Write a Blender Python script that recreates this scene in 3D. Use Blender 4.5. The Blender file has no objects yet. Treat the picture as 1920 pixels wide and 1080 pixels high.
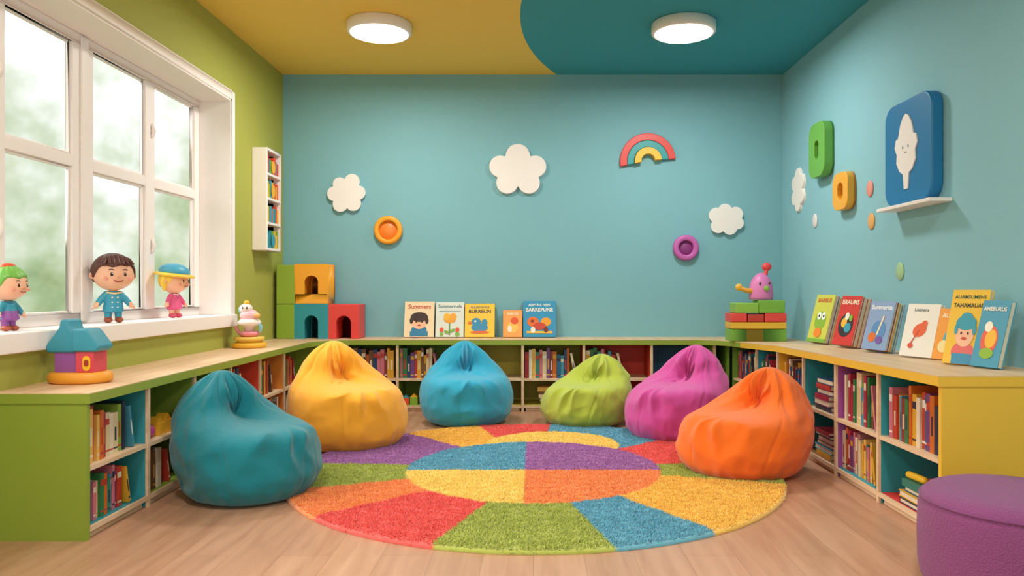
import bpy, bmesh, math, random
import numpy as np
from mathutils import Matrix, Vector, noise
R=random.Random(7)
sc=bpy.context.scene
try:
    sc.view_settings.view_transform='Standard'
except Exception: pass
PI=math.pi
XL,XR,YB,H=-2.16,2.15,6.44,2.85
YF=-1.5
# ---------------------------------------------------------------- materials
def lin(h):
    h=h.lstrip('#'); c=[int(h[i:i+2],16)/255 for i in (0,2,4)]
    return tuple((v/12.92 if v<=.04045 else ((v+.055)/1.055)**2.4) for v in c)
MC={}
def M(hexc,rough=.55,kind='plain',bump=.05,scale=60,var=.06,sheen=0):
    key=(hexc,rough,kind,bump,scale,var,sheen)
    if key in MC: return MC[key]
    m=bpy.data.materials.new('mat_'+kind+'_'+hexc.strip('#')); m.use_nodes=True
    nt=m.node_tree; n=nt.nodes; l=nt.links
    b=n['Principled BSDF']; b.inputs['Roughness'].default_value=rough
    if sheen:
        b.inputs['Sheen Weight'].default_value=sheen; b.inputs['Sheen Roughness'].default_value=.5
    c=lin(hexc)
    tc=n.new('ShaderNodeTexCoord'); nz=n.new('ShaderNodeTexNoise'); nz.inputs['Scale'].default_value=scale
    nz.inputs['Detail'].default_value=3
    l.new(tc.outputs['Object'],nz.inputs['Vector'])
    nz2=n.new('ShaderNodeTexNoise'); nz2.inputs['Scale'].default_value=2.5; nz2.inputs['Detail'].default_value=3
    l.new(tc.outputs['Object'],nz2.inputs['Vector'])
    mx=n.new('ShaderNodeMix'); mx.data_type='RGBA'
    mx.inputs[6].default_value=tuple(v*(1-var) for v in c)+(1,)
    mx.inputs[7].default_value=tuple(min(1,v*(1+var)) for v in c)+(1,)
    l.new(nz2.outputs['Fac'],mx.inputs[0]); l.new(mx.outputs[2],b.inputs['Base Color'])
    bp=n.new('ShaderNodeBump'); bp.inputs['Strength'].default_value=bump; bp.inputs['Distance'].default_value=.01
    l.new(nz.outputs['Fac'],bp.inputs['Height']); l.new(bp.outputs['Normal'],b.inputs['Normal'])
    if kind=='cloth':
        b.inputs['Specular IOR Level'].default_value=.2
        nz3=n.new('ShaderNodeTexNoise'); nz3.noise_type='RIDGED_MULTIFRACTAL'; nz3.inputs['Scale'].default_value=5.5; nz3.inputs['Detail'].default_value=2.5; nz3.inputs['Distortion'].default_value=1.2
        l.new(tc.outputs['Object'],nz3.inputs['Vector'])
        bp2=n.new('ShaderNodeBump'); bp2.inputs['Strength'].default_value=.35; bp2.inputs['Distance'].default_value=.012
        l.new(nz3.outputs['Fac'],bp2.inputs['Height']); l.new(bp.outputs['Normal'],bp2.inputs['Normal']); l.new(bp2.outputs['Normal'],b.inputs['Normal'])
    MC[key]=m; return m
def cloth(h): return M(h,.92,'cloth',.3,300,.05,.3)
def paint(h): return M(h,.75,'paint',.12,120,.03)
def plast(h): return M(h,.42,'toy',.04,40,.04)
def emis(h,s):
    m=bpy.data.materials.new('lamp_glow'); m.use_nodes=True; b=m.node_tree.nodes['Principled BSDF']
    b.inputs['Base Color'].default_value=(1,1,1,1); b.inputs['Emission Color'].default_value=lin(h)+(1,)
    b.inputs['Emission Strength'].default_value=s; return m
def wood(name,c1,c2,axis='Y',planks=False,rough=.45,sc_=1.0):
    m=bpy.data.materials.new(name); m.use_nodes=True; nt=m.node_tree; n=nt.nodes; l=nt.links
    b=n['Principled BSDF']; b.inputs['Roughness'].default_value=rough
    tc=n.new('ShaderNodeTexCoord'); mp=n.new('ShaderNodeMapping')
    mp.inputs['Scale'].default_value=(9*sc_,.9*sc_,9*sc_) if axis=='Y' else (.9*sc_,9*sc_,9*sc_)
    l.new(tc.outputs['Object'],mp.inputs['Vector'])
    nz=n.new('ShaderNodeTexNoise'); nz.inputs['Scale'].default_value=2; nz.inputs['Detail'].default_value=6; nz.inputs['Distortion'].default_value=.6
    l.new(mp.outputs['Vector'],nz.inputs['Vector'])
    rp=n.new('ShaderNodeValToRGB'); rp.color_ramp.elements[0].position=.3; rp.color_ramp.elements[1].position=.7
    rp.color_ramp.elements[0].color=lin(c1)+(1,); rp.color_ramp.elements[1].color=lin(c2)+(1,)
    l.new(nz.outputs['Fac'],rp.inputs['Fac'])
    out=rp.outputs['Color']
    if planks:
        mp2=n.new('ShaderNodeMapping'); mp2.inputs['Rotation'].default_value=(0,0,PI/2 if axis=='Y' else 0)
        l.new(tc.outputs['Object'],mp2.inputs['Vector'])
        br=n.new('ShaderNodeTexBrick'); br.inputs['Color1'].default_value=(1,1,1,1); br.inputs['Color2'].default_value=(.86,.84,.82,1)
        br.inputs['Mortar'].default_value=(.66,.6,.55,1); br.inputs['Mortar Size'].default_value=.002; br.inputs['Mortar Smooth'].default_value=.3
        br.inputs['Scale'].default_value=1; br.inputs['Brick Width'].default_value=1.4; br.inputs['Row Height'].default_value=.19
        br.offset=.37
        l.new(mp2.outputs['Vector'],br.inputs['Vector'])
        mx=n.new('ShaderNodeMix'); mx.data_type='RGBA'; mx.blend_type='MULTIPLY'; mx.inputs[0].default_value=.7
        l.new(out,mx.inputs[6]); l.new(br.outputs['Color'],mx.inputs[7]); out=mx.outputs[2]
    l.new(out,b.inputs['Base Color']); return m
WOOD=wood('mat_light_wood','#D5B48E','#E8CFB0')
WOODTOP=wood('mat_counter_wood','#D6B088','#E9CBA6')
FLOORM=wood('mat_floor_planks','#B5876A','#CDA184','Y',True,.34)

# ---------------------------------------------------------------- mesh builder
class MB:
    def __init__(s): s.V=[];s.F=[];s.MI=[];s.S=[];s.mats=[];s.T=Matrix.Identity(4);s.warp=None
    def mi(s,m):
        if m not in s.mats: s.mats.append(m)
        return s.mats.index(m)
    def add(s,vs,fs,m,smooth=False,T=None):
        o=len(s.V); TT=s.T@T if T is not None else s.T
        for v in vs: s.V.append(TT@Vector(v))
        k=s.mi(m)
        for f in fs: s.F.append([i+o for i in f]); s.MI.append(k); s.S.append(smooth)
    def box(s,a,b,m,T=None):
        x0,y0,z0=a;x1,y1,z1=b
        s.add([(x0,y0,z0),(x1,y0,z0),(x1,y1,z0),(x0,y1,z0),(x0,y0,z1),(x1,y0,z1),(x1,y1,z1),(x0,y1,z1)],
              [(0,3,2,1),(4,5,6,7),(0,1,5,4),(1,2,6,5),(2,3,7,6),(3,0,4,7)],m,False,T)
    def prism(s,pts,y0,y1,m,T=None,smooth=False,msd=None):
        n=len(pts)
        s.add([(p[0],y0,p[1]) for p in pts]+[(p[0],y1,p[1]) for p in pts],[list(range(n)),list(range(2*n-1,n-1,-1))],m,False,T)
        s.add([(p[0],y0,p[1]) for p in pts]+[(p[0],y1,p[1]) for p in pts],[(i,i+n,(i+1)%n+n,(i+1)%n) for i in range(n)],msd or m,smooth,T)
    def ringprism(s,po,pi_,y0,y1,m,T=None,smooth=True):
        n=len(po)
        vs=[(p[0],y0,p[1]) for p in po]+[(p[0],y0,p[1]) for p in pi_]+[(p[0],y1,p[1]) for p in po]+[(p[0],y1,p[1]) for p in pi_]
        f1=[];f2=[]
        for i in range(n):
            j=(i+1)%n
            f1+= [(i,j,j+n,i+n),(i+2*n,i+3*n,j+3*n,j+2*n)]
            f2+= [(i,i+2*n,j+2*n,j),(i+n,j+n,j+3*n,i+3*n)]
        s.add(vs,f1+f2,m,False,T)
    def lathe(s,prof,m,T=None,n=48,sx=1,sy=1):
        vs=[];fs=[]
        for r,z in prof:
            for i in range(n):
                a=2*PI*i/n; vs.append((r*math.cos(a)*sx,r*math.sin(a)*sy,z))
        k=len(prof)
        for j in range(k-1):
            for i in range(n):
                i2=(i+1)%n; fs.append((j*n+i,j*n+i2,(j+1)*n+i2,(j+1)*n+i))
        fs.append(tuple(range(n-1,-1,-1))); fs.append(tuple(range((k-1)*n,k*n)))
        s.add(vs,fs,m,True,T)
    def ell(s,c,r,m,T=None,nu=28,nv=18,fn=None):
        vs=[];fs=[]
        for j in range(nv+1):
            ph=PI*j/nv
            for i in range(nu):
                a=2*PI*i/nu; d=(math.sin(ph)*math.cos(a),math.sin(ph)*math.sin(a),-math.cos(ph))
                k=fn(d) if fn else 1
                vs.append((c[0]+d[0]*r[0]*k,c[1]+d[1]*r[1]*k,c[2]+d[2]*r[2]*k))
        for j in range(nv):
            for i in range(nu):
                i2=(i+1)%nu; fs.append((j*nu+i,j*nu+i2,(j+1)*nu+i2,(j+1)*nu+i))
        s.add(vs,fs,m,True,T)
    def tube(s,pts,rad,m,T=None,n=14):
        pts=[Vector(p) for p in pts]
        if not isinstance(rad,(list,tuple)): rad=[rad]*len(pts)
        vs=[];fs=[];rings=[]
        def ring(c,d,r):
            up=Vector((0,0,1)) if abs(d.z)<.9 else Vector((1,0,0))
            a=d.cross(up).normalized(); b=d.cross(a).normalized()
            rings.append(len(vs))
            for i in range(n):
                t=2*PI*i/n; vs.append(c+(a*math.cos(t)+b*math.sin(t))*r)
        k=len(pts)
        for i in range(k):
            d=(pts[min(i+1,k-1)]-pts[max(i-1,0)]).normalized()
            if i==0:
                for q in (80,50,25): 
                    q=math.radians(q); ring(pts[0]-d*rad[0]*math.sin(q),d,rad[0]*math.cos(q))
            ring(pts[i],d,rad[i])
            if i==k-1:
                for q in (25,50,80):
                    q=math.radians(q); ring(pts[i]+d*rad[i]*math.sin(q),d,rad[i]*math.cos(q))
        for a,b in zip(rings,rings[1:]):
            for i in range(n): i2=(i+1)%n; fs.append((a+i,b+i,b+i2,a+i2))
        fs.append(tuple(rings[0]+i for i in range(n))); fs.append(tuple(rings[-1]+i for i in range(n-1,-1,-1)))
        s.add(vs,fs,m,True,T)
    def disc(s,x,z,rx,rz,m,y=-.001,T=None,n=24,rot=0):
        pts=[]
        for i in range(n):
            a=2*PI*i/n; u=rx*math.cos(a);v=rz*math.sin(a)
            pts.append((x+u*math.cos(rot)-v*math.sin(rot),z+u*math.sin(rot)+v*math.cos(rot)))
        s.prism(pts,y,y+.0008,m,T)
    def text(s,body,x,z,size,m,y=-.001,T=None,maxw=None):
        cu=bpy.data.curves.new('t','FONT'); cu.body=body; cu.size=size; cu.align_x='CENTER'; cu.resolution_u=2; cu.offset=size*.022
        ob=bpy.data.objects.new('t',cu); sc.collection.objects.link(ob); bpy.context.view_layer.update()
        me=bpy.data.meshes.new_from_object(ob.evaluated_get(bpy.context.evaluated_depsgraph_get()))
        k=1
        if maxw and len(me.vertices):
            xs=[v.co.x for v in me.vertices]; wd=max(xs)-min(xs)
            if wd>maxw: k=maxw/wd
        s.add([(v.co.x*k+x,y,v.co.y*max(k,.8*k+.2)+z) for v in me.vertices],[tuple(p.vertices) for p in me.polygons],m,False,T)
        bpy.data.objects.remove(ob); bpy.data.curves.remove(cu); bpy.data.meshes.remove(me)
    def obj(s,name,parent=None,bevel=0,seg=2,loc=None,fixn=True):
        if s.warp:
            s.V=[s.warp(v) for v in s.V]
        me=bpy.data.meshes.new(name)
        L=Vector(loc) if loc is not None else Vector((0,0,0))
        me.from_pydata([tuple(v-L) for v in s.V],[],s.F)
        for m in s.mats: me.materials.append(m)
        me.polygons.foreach_set('material_index',s.MI); me.polygons.foreach_set('use_smooth',s.S); me.update()
        if fixn:
            bm=bmesh.new(); bm.from_mesh(me); bmesh.ops.recalc_face_normals(bm,faces=bm.faces); bm.to_mesh(me); bm.free()
        ob=bpy.data.objects.new(name,me); ob.location=L; sc.collection.objects.link(ob)
        if parent: ob.parent=parent; 
        if bevel:
            bm=bmesh.new(); bm.from_mesh(me); bmesh.ops.remove_doubles(bm,verts=bm.verts,dist=1e-5); bm.to_mesh(me); bm.free()
            md=ob.modifiers.new('bevel','BEVEL'); md.width=bevel; md.segments=seg; md.limit_method='ANGLE'; md.angle_limit=math.radians(38)
            md.harden_normals=False
            me.polygons.foreach_set('use_smooth',[True]*len(me.polygons))
            wn=ob.modifiers.new('wn','WEIGHTED_NORMAL'); wn.keep_sharp=True
        return ob
def empty(name,loc=(0,0,0)):
    e=bpy.data.objects.new(name,None); e.empty_display_size=.1; sc.collection.objects.link(e); return e
def Tr(x,y,z): return Matrix.Translation((x,y,z))
def Rot(a,ax): return Matrix.Rotation(a,4,ax)
def Rd(a,ax): return Matrix.Rotation(math.radians(a),4,ax)
def rrect(x0,z0,x1,z1,r,n=8):
    pts=[]
    for cx,cz,a0 in ((x1-r,z0+r,-PI/2),(x1-r,z1-r,0),(x0+r,z1-r,PI/2),(x0+r,z0+r,PI)):
        for i in range(n+1):
            a=a0+PI/2*i/n; pts.append((cx+r*math.cos(a),cz+r*math.sin(a)))
    return pts
def px(u,v,Y): return ((u-1000)*Y/1400, 1-(v-542)*Y/1400)

# ---------------------------------------------------------------- room
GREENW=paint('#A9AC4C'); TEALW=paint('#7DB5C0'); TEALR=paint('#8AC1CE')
WHITE=M('#F8F1EE',.45,'white_paint',.03,50,.02)
b=MB(); b.box((XL-.3,YF,-.1),(XR+.1,YB+.1,0),FLOORM); b.obj('floor')
cm=bpy.data.materials.new('mat_ceiling_two_tone'); cm.use_nodes=True
nt=cm.node_tree;n=nt.nodes;l=nt.links; bs=n['Principled BSDF']; bs.inputs['Roughness'].default_value=.8
ge=n.new('ShaderNodeNewGeometry'); vm=n.new('ShaderNodeVectorMath'); vm.operation='DISTANCE'; vm.inputs[1].default_value=(3.13,5.1,2.85)
l.new(ge.outputs['Position'],vm.inputs[0]); mt=n.new('ShaderNodeMath'); mt.operation='LESS_THAN'; mt.inputs[1].default_value=3.22
l.new(vm.outputs['Value'],mt.inputs[0]); mx=n.new('ShaderNodeMix'); mx.data_type='RGBA'
mx.inputs[6].default_value=lin('#F0CB5A')+(1,); mx.inputs[7].default_value=lin('#369AA9')+(1,)
l.new(mt.outputs[0],mx.inputs[0]); l.new(mx.outputs[2],bs.inputs['Base Color'])
b=MB(); b.box((XL-.3,YF,H),(XR+.1,YB+.1,H+.1),cm); b.obj('ceiling')
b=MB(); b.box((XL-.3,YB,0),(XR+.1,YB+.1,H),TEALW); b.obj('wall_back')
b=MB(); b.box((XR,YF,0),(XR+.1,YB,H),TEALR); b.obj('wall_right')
WX=-2.40; OY0,OY1=.5,5.28
b=MB()
b.box((WX,YF,0),(XL,YB,.735),GREENW); b.box((WX,YF,2.35),(XL,YB,H),GREENW)
b.box((WX,OY1+.02,.735),(XL,YB,2.35),GREENW); b.box((WX,YF,.735),(XL,OY0,2.35),GREENW)
b.obj('wall_left')
b=MB()
b.box((WX,OY1,.82),(XL+.02,OY1+.02,2.35),WHITE); b.box((WX,OY0,2.33),(XL+.02,OY1+.02,2.35),WHITE)
b.box((XL,OY1+.02,.735),(XL+.022,OY1+.075,2.405),WHITE); b.box((XL,OY0-.07,2.35),(XL+.022,OY1+.02,2.405),WHITE)
b.box((XL,OY0-.07,.735),(XL+.022,OY0,2.35),WHITE)
b.obj('trim_1',bevel=.004)
b=MB(); b.box((WX,OY0,.735),(XL+.04,OY1+.075,.82),WHITE); b.obj('trim_2',bevel=.006)
win=empty('window_1')
b=MB()
fx0,fx1=WX+.002,-2.362
b.box((fx0,OY0,.82),(fx1,OY1,.875),WHITE); b.box((fx0,OY0,2.275),(fx1,OY1,2.33),WHITE)
mull=[(.5,.6),(1.12,1.24),(1.78,1.97),(2.46,2.59),(3.20,3.34),(3.83,4.01),(4.55,4.66),(5.21,5.28)]
for a,c in mull: b.box((fx0,a,.875),(fx1,c,2.275),WHITE)
for (a,c),(d,e) in zip(mull,mull[1:]):
    b.box((fx0,c,1.63),(fx1,d,1.69),WHITE)
    for z0,z1 in ((.875,1.63),(1.69,2.275)):
        w_=.014
        b.box((fx0+.004,c,z0),(fx1-.014,c+w_,z1),WHITE); b.box((fx0+.004,d-w_,z0),(fx1-.014,d,z1),WHITE)
        b.box((fx0+.004,c+w_,z0),(fx1-.014,d-w_,z0+w_),WHITE); b.box((fx0+.004,c+w_,z1-w_),(fx1-.014,d-w_,z1),WHITE)
for a,c in ((3.83,4.01),(1.78,1.97)): b.box((fx1,(a+c)/2-.03,.83),(fx1+.012,(a+c)/2+.03,2.32),WHITE)
b.obj('frame',win,bevel=.004)
b=MB()
for yy in (3.29,4.62):
    for zz in (1.27,1.98):
        b.tube([(fx1+.006,yy,zz-.035),(fx1+.018,yy,zz),(fx1+.006,yy,zz+.035)],.011,WHITE)
b.obj('handles',win)
gm=bpy.data.materials.new('mat_window_glass'); gm.use_nodes=True; nt=gm.node_tree;n=nt.nodes;l=nt.links
for q in list(n): n.remove(q)
o=n.new('ShaderNodeOutputMaterial'); t=n.new('ShaderNodeBsdfTransparent'); g=n.new('ShaderNodeBsdfGlossy'); g.inputs['Roughness'].default_value=.05
ms=n.new('ShaderNodeMixShader'); ms.inputs[0].default_value=.04; l.new(t.outputs[0],ms.inputs[1]); l.new(g.outputs[0],ms.inputs[2]); l.new(ms.outputs[0],o.inputs[0])
b=MB(); b.add([(-2.385,OY0,.82),(-2.385,OY1,.82),(-2.385,OY1,2.33),(-2.385,OY0,2.33)],[(0,1,2,3)],gm); b.obj('glass',win)

SEEN_AND_ADDED_LAMPS=[(-1.072,5.2),(1.046,5.2),(-1.072,1.7),(1.046,1.7)]  # last pair: out of view, added to brighten the front of the room
for x,y in SEEN_AND_ADDED_LAMPS:
    e=empty('ceiling_lamp')  # visible back pair and added front pair alike
    b=MB(); b.T=Tr(x,y,H)
    b.lathe([(.215,0),(.222,-.006),(.222,-.062),(.216,-.07),(.20,-.072)],M('#F2ECE6',.4,'lamp_body',.02,40,.02)); b.obj('housing',e)
    b=MB(); b.T=Tr(x,y,H); b.lathe([(.20,-.0725),(.196,-.078),(.12,-.084),(.01,-.086)],emis('#FFEFD6',4.0)); b.obj('diffuser',e)

# ---------------------------------------------------------------- built-in bookcase
S0=.588
def ztr(y): 
    y=max(2.955,min(5.775,y))
    if y>4.95: return S0+.040*(5.775-y)/.825
    return .628+.029*(4.95-y)/1.995
GR='#8EA43A'; 
GREEN=M(GR,.5,'lacquer',.02,40,.03); YEL=M('#EDBE3C',.5,'lacquer',.02,40,.03)
bc=empty('built_in_bookcase')
def counter(poly,zf,side,name):
    b=MB(); n=len(poly); th=.042
    top=[(x,y,zf(y)) for x,y in poly]; mid=[(x,y,zf(y)-.004) for x,y in poly]; bot=[(x,y,zf(y)-th) for x,y in poly]
    b.add(top+mid,[list(range(n))]+[(i,i+n,(i+1)%n+n,(i+1)%n) for i in range(n)],WOODTOP)
    b.add(mid+bot,[list(range(n,2*n))]+[(i,i+n,(i+1)%n+n,(i+1)%n) for i in range(n)],side)
    return b.obj(name,bc)
fr=.30
arcR=[(1.60-fr+fr*math.cos(a),6.075-fr+fr*math.sin(a)) for a in [PI/2*i/12 for i in range(13)]]
arcL=[(-1.755+fr+fr*math.cos(a),6.075-fr+fr*math.sin(a)) for a in [PI/2+PI/2*i/12 for i in range(13)]]
ys=6.075-fr
counter([(XL,2.955),(-1.755,2.955)]+arcL[::-1]+arcR[::-1][0:13]+[(XR,ys),(XR,YB),(XL,YB)],lambda y:S0,GREEN,'countertop_main')
counter([(1.60,ys),(1.60,4.95),(XR,4.95),(XR,ys)],lambda y:ztr(y),YEL,'countertop_ramp')
counter([(1.60,4.95),(1.60,2.95),(XR,2.95),(XR,4.95)],lambda y:ztr(y),YEL,'countertop_wing')

PAL=['#B83A28','#245F8A','#D8A22E','#2E7A6A','#E2D2BA','#6B3F7C','#C9661F','#1D3F6B','#86A33C','#A32840','#D9C49A','#3F8AA5','#6E4A32','#E6DFD4','#262B45','#C4707F','#84302B','#2F7343','#E3B45A','#A56A70']
PAGES=M('#E8DCC6',.8,'paper',.1,200,.03)
def upright(b,T,x,z,th,h,d,setb,col,lean=0,rev=False):
    m=M(col,.5,'book',.03,80,.05)
    TT=T@Tr(x,setb,z)@Rot(lean,'Y')
    b.box((0,0,0),(th,.004,h),m,TT); b.box((0,.004,0),(.0025,d,h),m,TT); b.box((th-.0025,.004,0),(th,d,h),m,TT)
    b.box((.0025,.004,.004),(th-.0025,d-.004,h-.005),PAGES,TT)
    c2=M(R.choice(['#E6DFD4','#D8A22E','#262B45','#B83A28','#E2D2BA']),.5,'book',.03,80,.05)
    q=R.random()
    if q<.4: b.box((.002,-.0006,h*.72),(th-.002,0,h*.86),c2,TT)
    if q>.45: b.box((th*.32,-.0006,h*.3),(th*.68,0,h*.64),c2,TT)
    if q<.7: b.box((.002,-.0006,h*.1),(th-.002,0,h*.14),c2,TT)
def row(b,T,x0,x1,z,hmax,pal=PAL,fill=1.0,setb=.03):
    x=x0+.006; end=x0+(x1-x0)*fill-.01; 
    while True:
        th=R.uniform(.018,.036)
        if x+th>end: break
        h=hmax*R.uniform(.66,.9); upright(b,T,x,z,th,h,R.uniform(.13,.17),setb+R.uniform(0,.02),R.choice(pal)); x+=th+.001
    if fill<.9 and x1-x>.1:
        h=hmax*.74; a=-.20
        upright(b,T,x+.004+h*math.sin(.20)+.0,z+.002,.018,h,.15,setb,R.choice(pal),a)
def stack(b,T,x0,x1,z,hmax,n=4,pal=PAL):
    zz=z; w0=min(.24,(x1-x0)-.04)
    for i in range(n):
        th=R.uniform(.018,.034)
        if zz+th>z+hmax*.8: break
        w=w0*R.uniform(.8,1); d=R.uniform(.15,.19); xo=(x0+x1)/2-w/2+R.uniform(-.015,.015); s=.02+R.uniform(0,.02)
        m=M(R.choice(pal),.5,'book',.03,80,.05)
        b.box((xo,s,zz),(xo+w,s+d,zz+.004),m,T); b.box((xo,s,zz+th-.004),(xo+w,s+d,zz+th),m,T)
        if R.random()<.5: b.box((xo,s,zz+.004),(xo+w,s+.004,zz+th-.004),m,T)
        b.box((xo+.003,s+.004,zz+.004),(xo+w-.003,s+d-.003,zz+th-.004),PAGES,T); zz+=th+.0008
    return zz
def toys(b,T,x0,x1,z):
    c=['#E4572E','#F2B632','#3C9DB5','#8CB83C','#C94C9C']
    x=x0+.05
    while x<x1-.05:
        k=R.choice(c); r=R.uniform(.022,.034)
        if R.random()<.5: b.ell((x,.07,z+r),(r,r,r),plast(k),T,16,10)
        else: b.box((x-r,.04,z),(x+r,.04+2*r,z+2*r),plast(k),T); b.prism([(x-r,z+2*r),(x+r,z+2*r),(x,z+3*r)],.045,.04+2*r-.005,plast(R.choice(c)),T)
        x+=2*r+.012
def cabinet(name,bname,T,posts,depth,ht,zmid,cols,conts,divs,warp=None):
    b=MB(); b.warp=warp; k=MB(); k.warp=warp
    zb=.05; x0,x1=posts[0],posts[-1]; t=.011
    for i in range(len(posts)-1):
        b.box((posts[i]+.025,.02,0),(posts[i+1]-.025,.035,zb-.02),WOOD,T)
    for i,x in enumerate(posts):
        xa=x-t if i>0 else x; xb=x+t if i<len(posts)-1 else x
        if i==0: xb=x+2*t
        if i==len(posts)-1: xa=x-2*t
        b.box((xa,.012,0),(xb,depth-.012,ht),divs[i],T); b.box((xa,0,0),(xb,.012,ht),WOOD if 0<i<len(posts)-1 else divs[i],T)
    for i in range(len(posts)-1):
        a=posts[i]+(2*t if i==0 else t); c=posts[i+1]-(2*t if i==len(posts)-2 else t)
        up,lo=cols[i] if isinstance(cols[i],tuple) else (cols[i],cols[i])
        mu=M(up,.55,'lacquer',.02,40,.03); ml=M(lo,.55,'lacquer',.02,40,.03)
        b.box((a,depth-.012,zmid),(c,depth,ht),mu,T); b.box((a,depth-.012,zb),(c,depth,zmid),ml,T)
        b.box((a,0,zb-.02),(c,.012,zb),WOOD,T); b.box((a,.012,zb-.02),(c,depth-.012,zb),ml,T)
        b.box((a,.004,zmid-.018),(c,depth-.012,zmid),WOOD,T)
        for z,hh,ct in ((zmid,ht-zmid,conts[i][0]),(zb,zmid-.018-zb,conts[i][1])):
            z+=.0005
            if ct[0]=='b': row(k,T,a,c,z,hh,fill=float(ct[1:] or 1))
            elif ct=='s': stack(k,T,a,c,z,hh,6)
            elif ct=='st': row(k,T,a,a+(c-a)*.5,z,hh); stack(k,T,a+(c-a)*.5,c,z,hh,4)
            elif ct=='t': toys(k,T,a,c,z)
            elif ct=='y':
                zz=stack(k,T,a,c,z,hh,4); mx_=(a+c)/2
                k.tube([(mx_-.09,.06,zz+.016),(mx_+.02,.07,zz+.016)],.016,plast('#F2C230'),T); k.tube([(mx_+.02,.10,zz+.013),(mx_+.10,.09,zz+.013)],.013,plast('#C8323A'),T)
    b.obj(name,bc); k.obj(bname,None)
TL=Matrix(((0,-1,0,-1.77),(1,0,0,0),(0,0,1,0),(0,0,0,1)))
TRt=Matrix(((0,1,0,1.615),(-1,0,0,0),(0,0,1,0),(0,0,0,1)))
TBk=Tr(0,6.09,0)
L=lambda h:M(h,.55,'lacquer',.02,40,.03)
HT=S0-.042
cabinet('wing_window_side','row_of_books',TL,[2.96,3.44,3.91,4.38,4.85,5.32,6.06],.385,HT,.29,
  ['#2A8490','#86A036','#86A036','#DE4630','#E4642C','#2A8490'],
  [('b.8','b.7'),('t','b.5'),('s','b.8'),('b.5','b.8'),('b.6','b'),('b.4','b')],
  [GREEN,L('#3596A2'),L('#86A036'),L('#86A036'),L('#DE4630'),L('#E28E38'),L('#86A036')])
cabinet('back_run','row_of_books',TBk,[-1.755,-1.11,-.595,-.087,.413,.965,1.478,1.60],.345,HT,.268,
  ['#7E9E36','#7E9E36','#BFAC3A','#B5AA3A','#CE3A2A','#226088','#709A38'],
  [('b','b'),('b.6','t'),('b.4','s'),('b.85','s'),('b.55','b.5'),('t','b'),('t','b')],
  [GREEN,L('#7E9E36'),L('#86A036'),L('#BFAC3A'),L('#CE3A2A'),L('#CE3A2A'),L('#7E9E36'),L('#709A38')])
def warpR(v):
    f=(ztr(v.y)-.042)/(.657-.042); return Vector((v.x,v.y,v.z*f))
cabinet('wing_wall_side','row_of_books',TRt,[-6.06,-5.42,-4.95,-4.48,-4.0,-3.505,-2.955],.53,.657-.042,.32,
  ['#709A38','#EAB936','#2F9AAA',('#A052A6','#8E5F40'),('#2F9AAA','#2F9AAA'),('#EAB936','#DC3A34')],
  [('b','b'),('b.5','b'),('b.8','b'),('s','s'),('b.75','b.75'),('b.9','y')],
  [L('#709A38'),L('#2F9AAA'),L('#EAB936'),L('#2F9AAA'),L('#A052A6'),L('#2F9AAA'),YEL],warpR)

# ---------------------------------------------------------------- rug
RC=np.array([0.01,4.12]); RR=1.315
cR={'o':'#F79A58','r':'#E9605A','g':'#AEB852','b':'#68AEC6','y':'#F8C555','p':'#B074B4','Y':'#FAD672'}
names=list(cR); cl=np.array([lin(cR[k]) for k in names])
bd=[(-158,'g'),(-137,'o'),(-108,'r'),(-77,'g'),(-56,'b'),(-16,'y'),(5,'g'),(42,'r'),(85,'b'),(108,'r'),(132,'y'),(176,'p'),(181,'g')]
def rugcol(x,y):
    a=np.degrees(np.arctan2(y-RC[1],x-RC[0])); idx=np.full(a.shape,names.index('g'))
    lo=-181
    for hi,k in bd:
        idx[(a>lo)&(a<=hi)]=names.index(k); lo=hi
    idx[np.hypot(x-.12,y-4.72)<.42]=names.index('Y')
    inn=np.hypot(x-0.0,y-4.10)<.69
    L_=x<-.045; B_=y>4.05
    idx[inn&L_&B_]=names.index('b'); idx[inn&~L_&B_]=names.index('p'); idx[inn&L_&~B_]=names.index('Y'); idx[inn&~L_&~B_]=names.index('o')
    return cl[idx]
rng=np.random.default_rng(3)
nr,na=90,360
rad=np.concatenate([np.linspace(.001,RR-.012,nr),[RR-.004,RR,RR]]); zz=np.concatenate([np.full(nr,.016),[.012,.006,.0005]])
an=np.linspace(0,2*PI,na,endpoint=False)
bx=(RC[0]+rad[:,None]*np.cos(an)).ravel(); by=(RC[1]+rad[:,None]*np.sin(an)).ravel(); bz=np.repeat(zz,na)
k=len(rad); J,I=np.meshgrid(np.arange(k-1),np.arange(na),indexing='ij'); I2=(I+1)%na
quads=np.stack([J*na+I,(J+1)*na+I,(J+1)*na+I2,J*na+I2],-1).reshape(-1,4)
bc_=rugcol(bx,by)
N=300000
r=RR*np.sqrt(rng.random(N))*.998; a=rng.random(N)*2*PI; x=RC[0]+r*np.cos(a); y=RC[1]+r*np.sin(a)
col=np.minimum(rugcol(x,y)*(.95+.2*rng.random(N))[:,None],1)
hh=.008+.004*rng.random(N)+.0035*np.sin(x*37+np.sin(y*23)*2)*np.sin(y*41+np.sin(x*19)*2); hh=hh*np.clip((RR-r)/.02,.45,1)
th=rng.random(N)*2*PI; w=.0042; lx=rng.normal(0,.006,N); ly=rng.normal(0,.006,N)
z0=np.where(r>RR-.01,.006,.014)
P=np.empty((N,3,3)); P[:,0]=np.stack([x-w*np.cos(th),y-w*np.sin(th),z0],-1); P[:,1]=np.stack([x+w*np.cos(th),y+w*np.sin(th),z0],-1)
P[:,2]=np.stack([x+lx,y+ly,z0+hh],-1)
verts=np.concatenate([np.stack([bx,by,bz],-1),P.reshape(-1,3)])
colv=np.concatenate([bc_,np.stack([col*.95,col*.95,np.minimum(col*1.1,1)],1).reshape(-1,3)])
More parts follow.
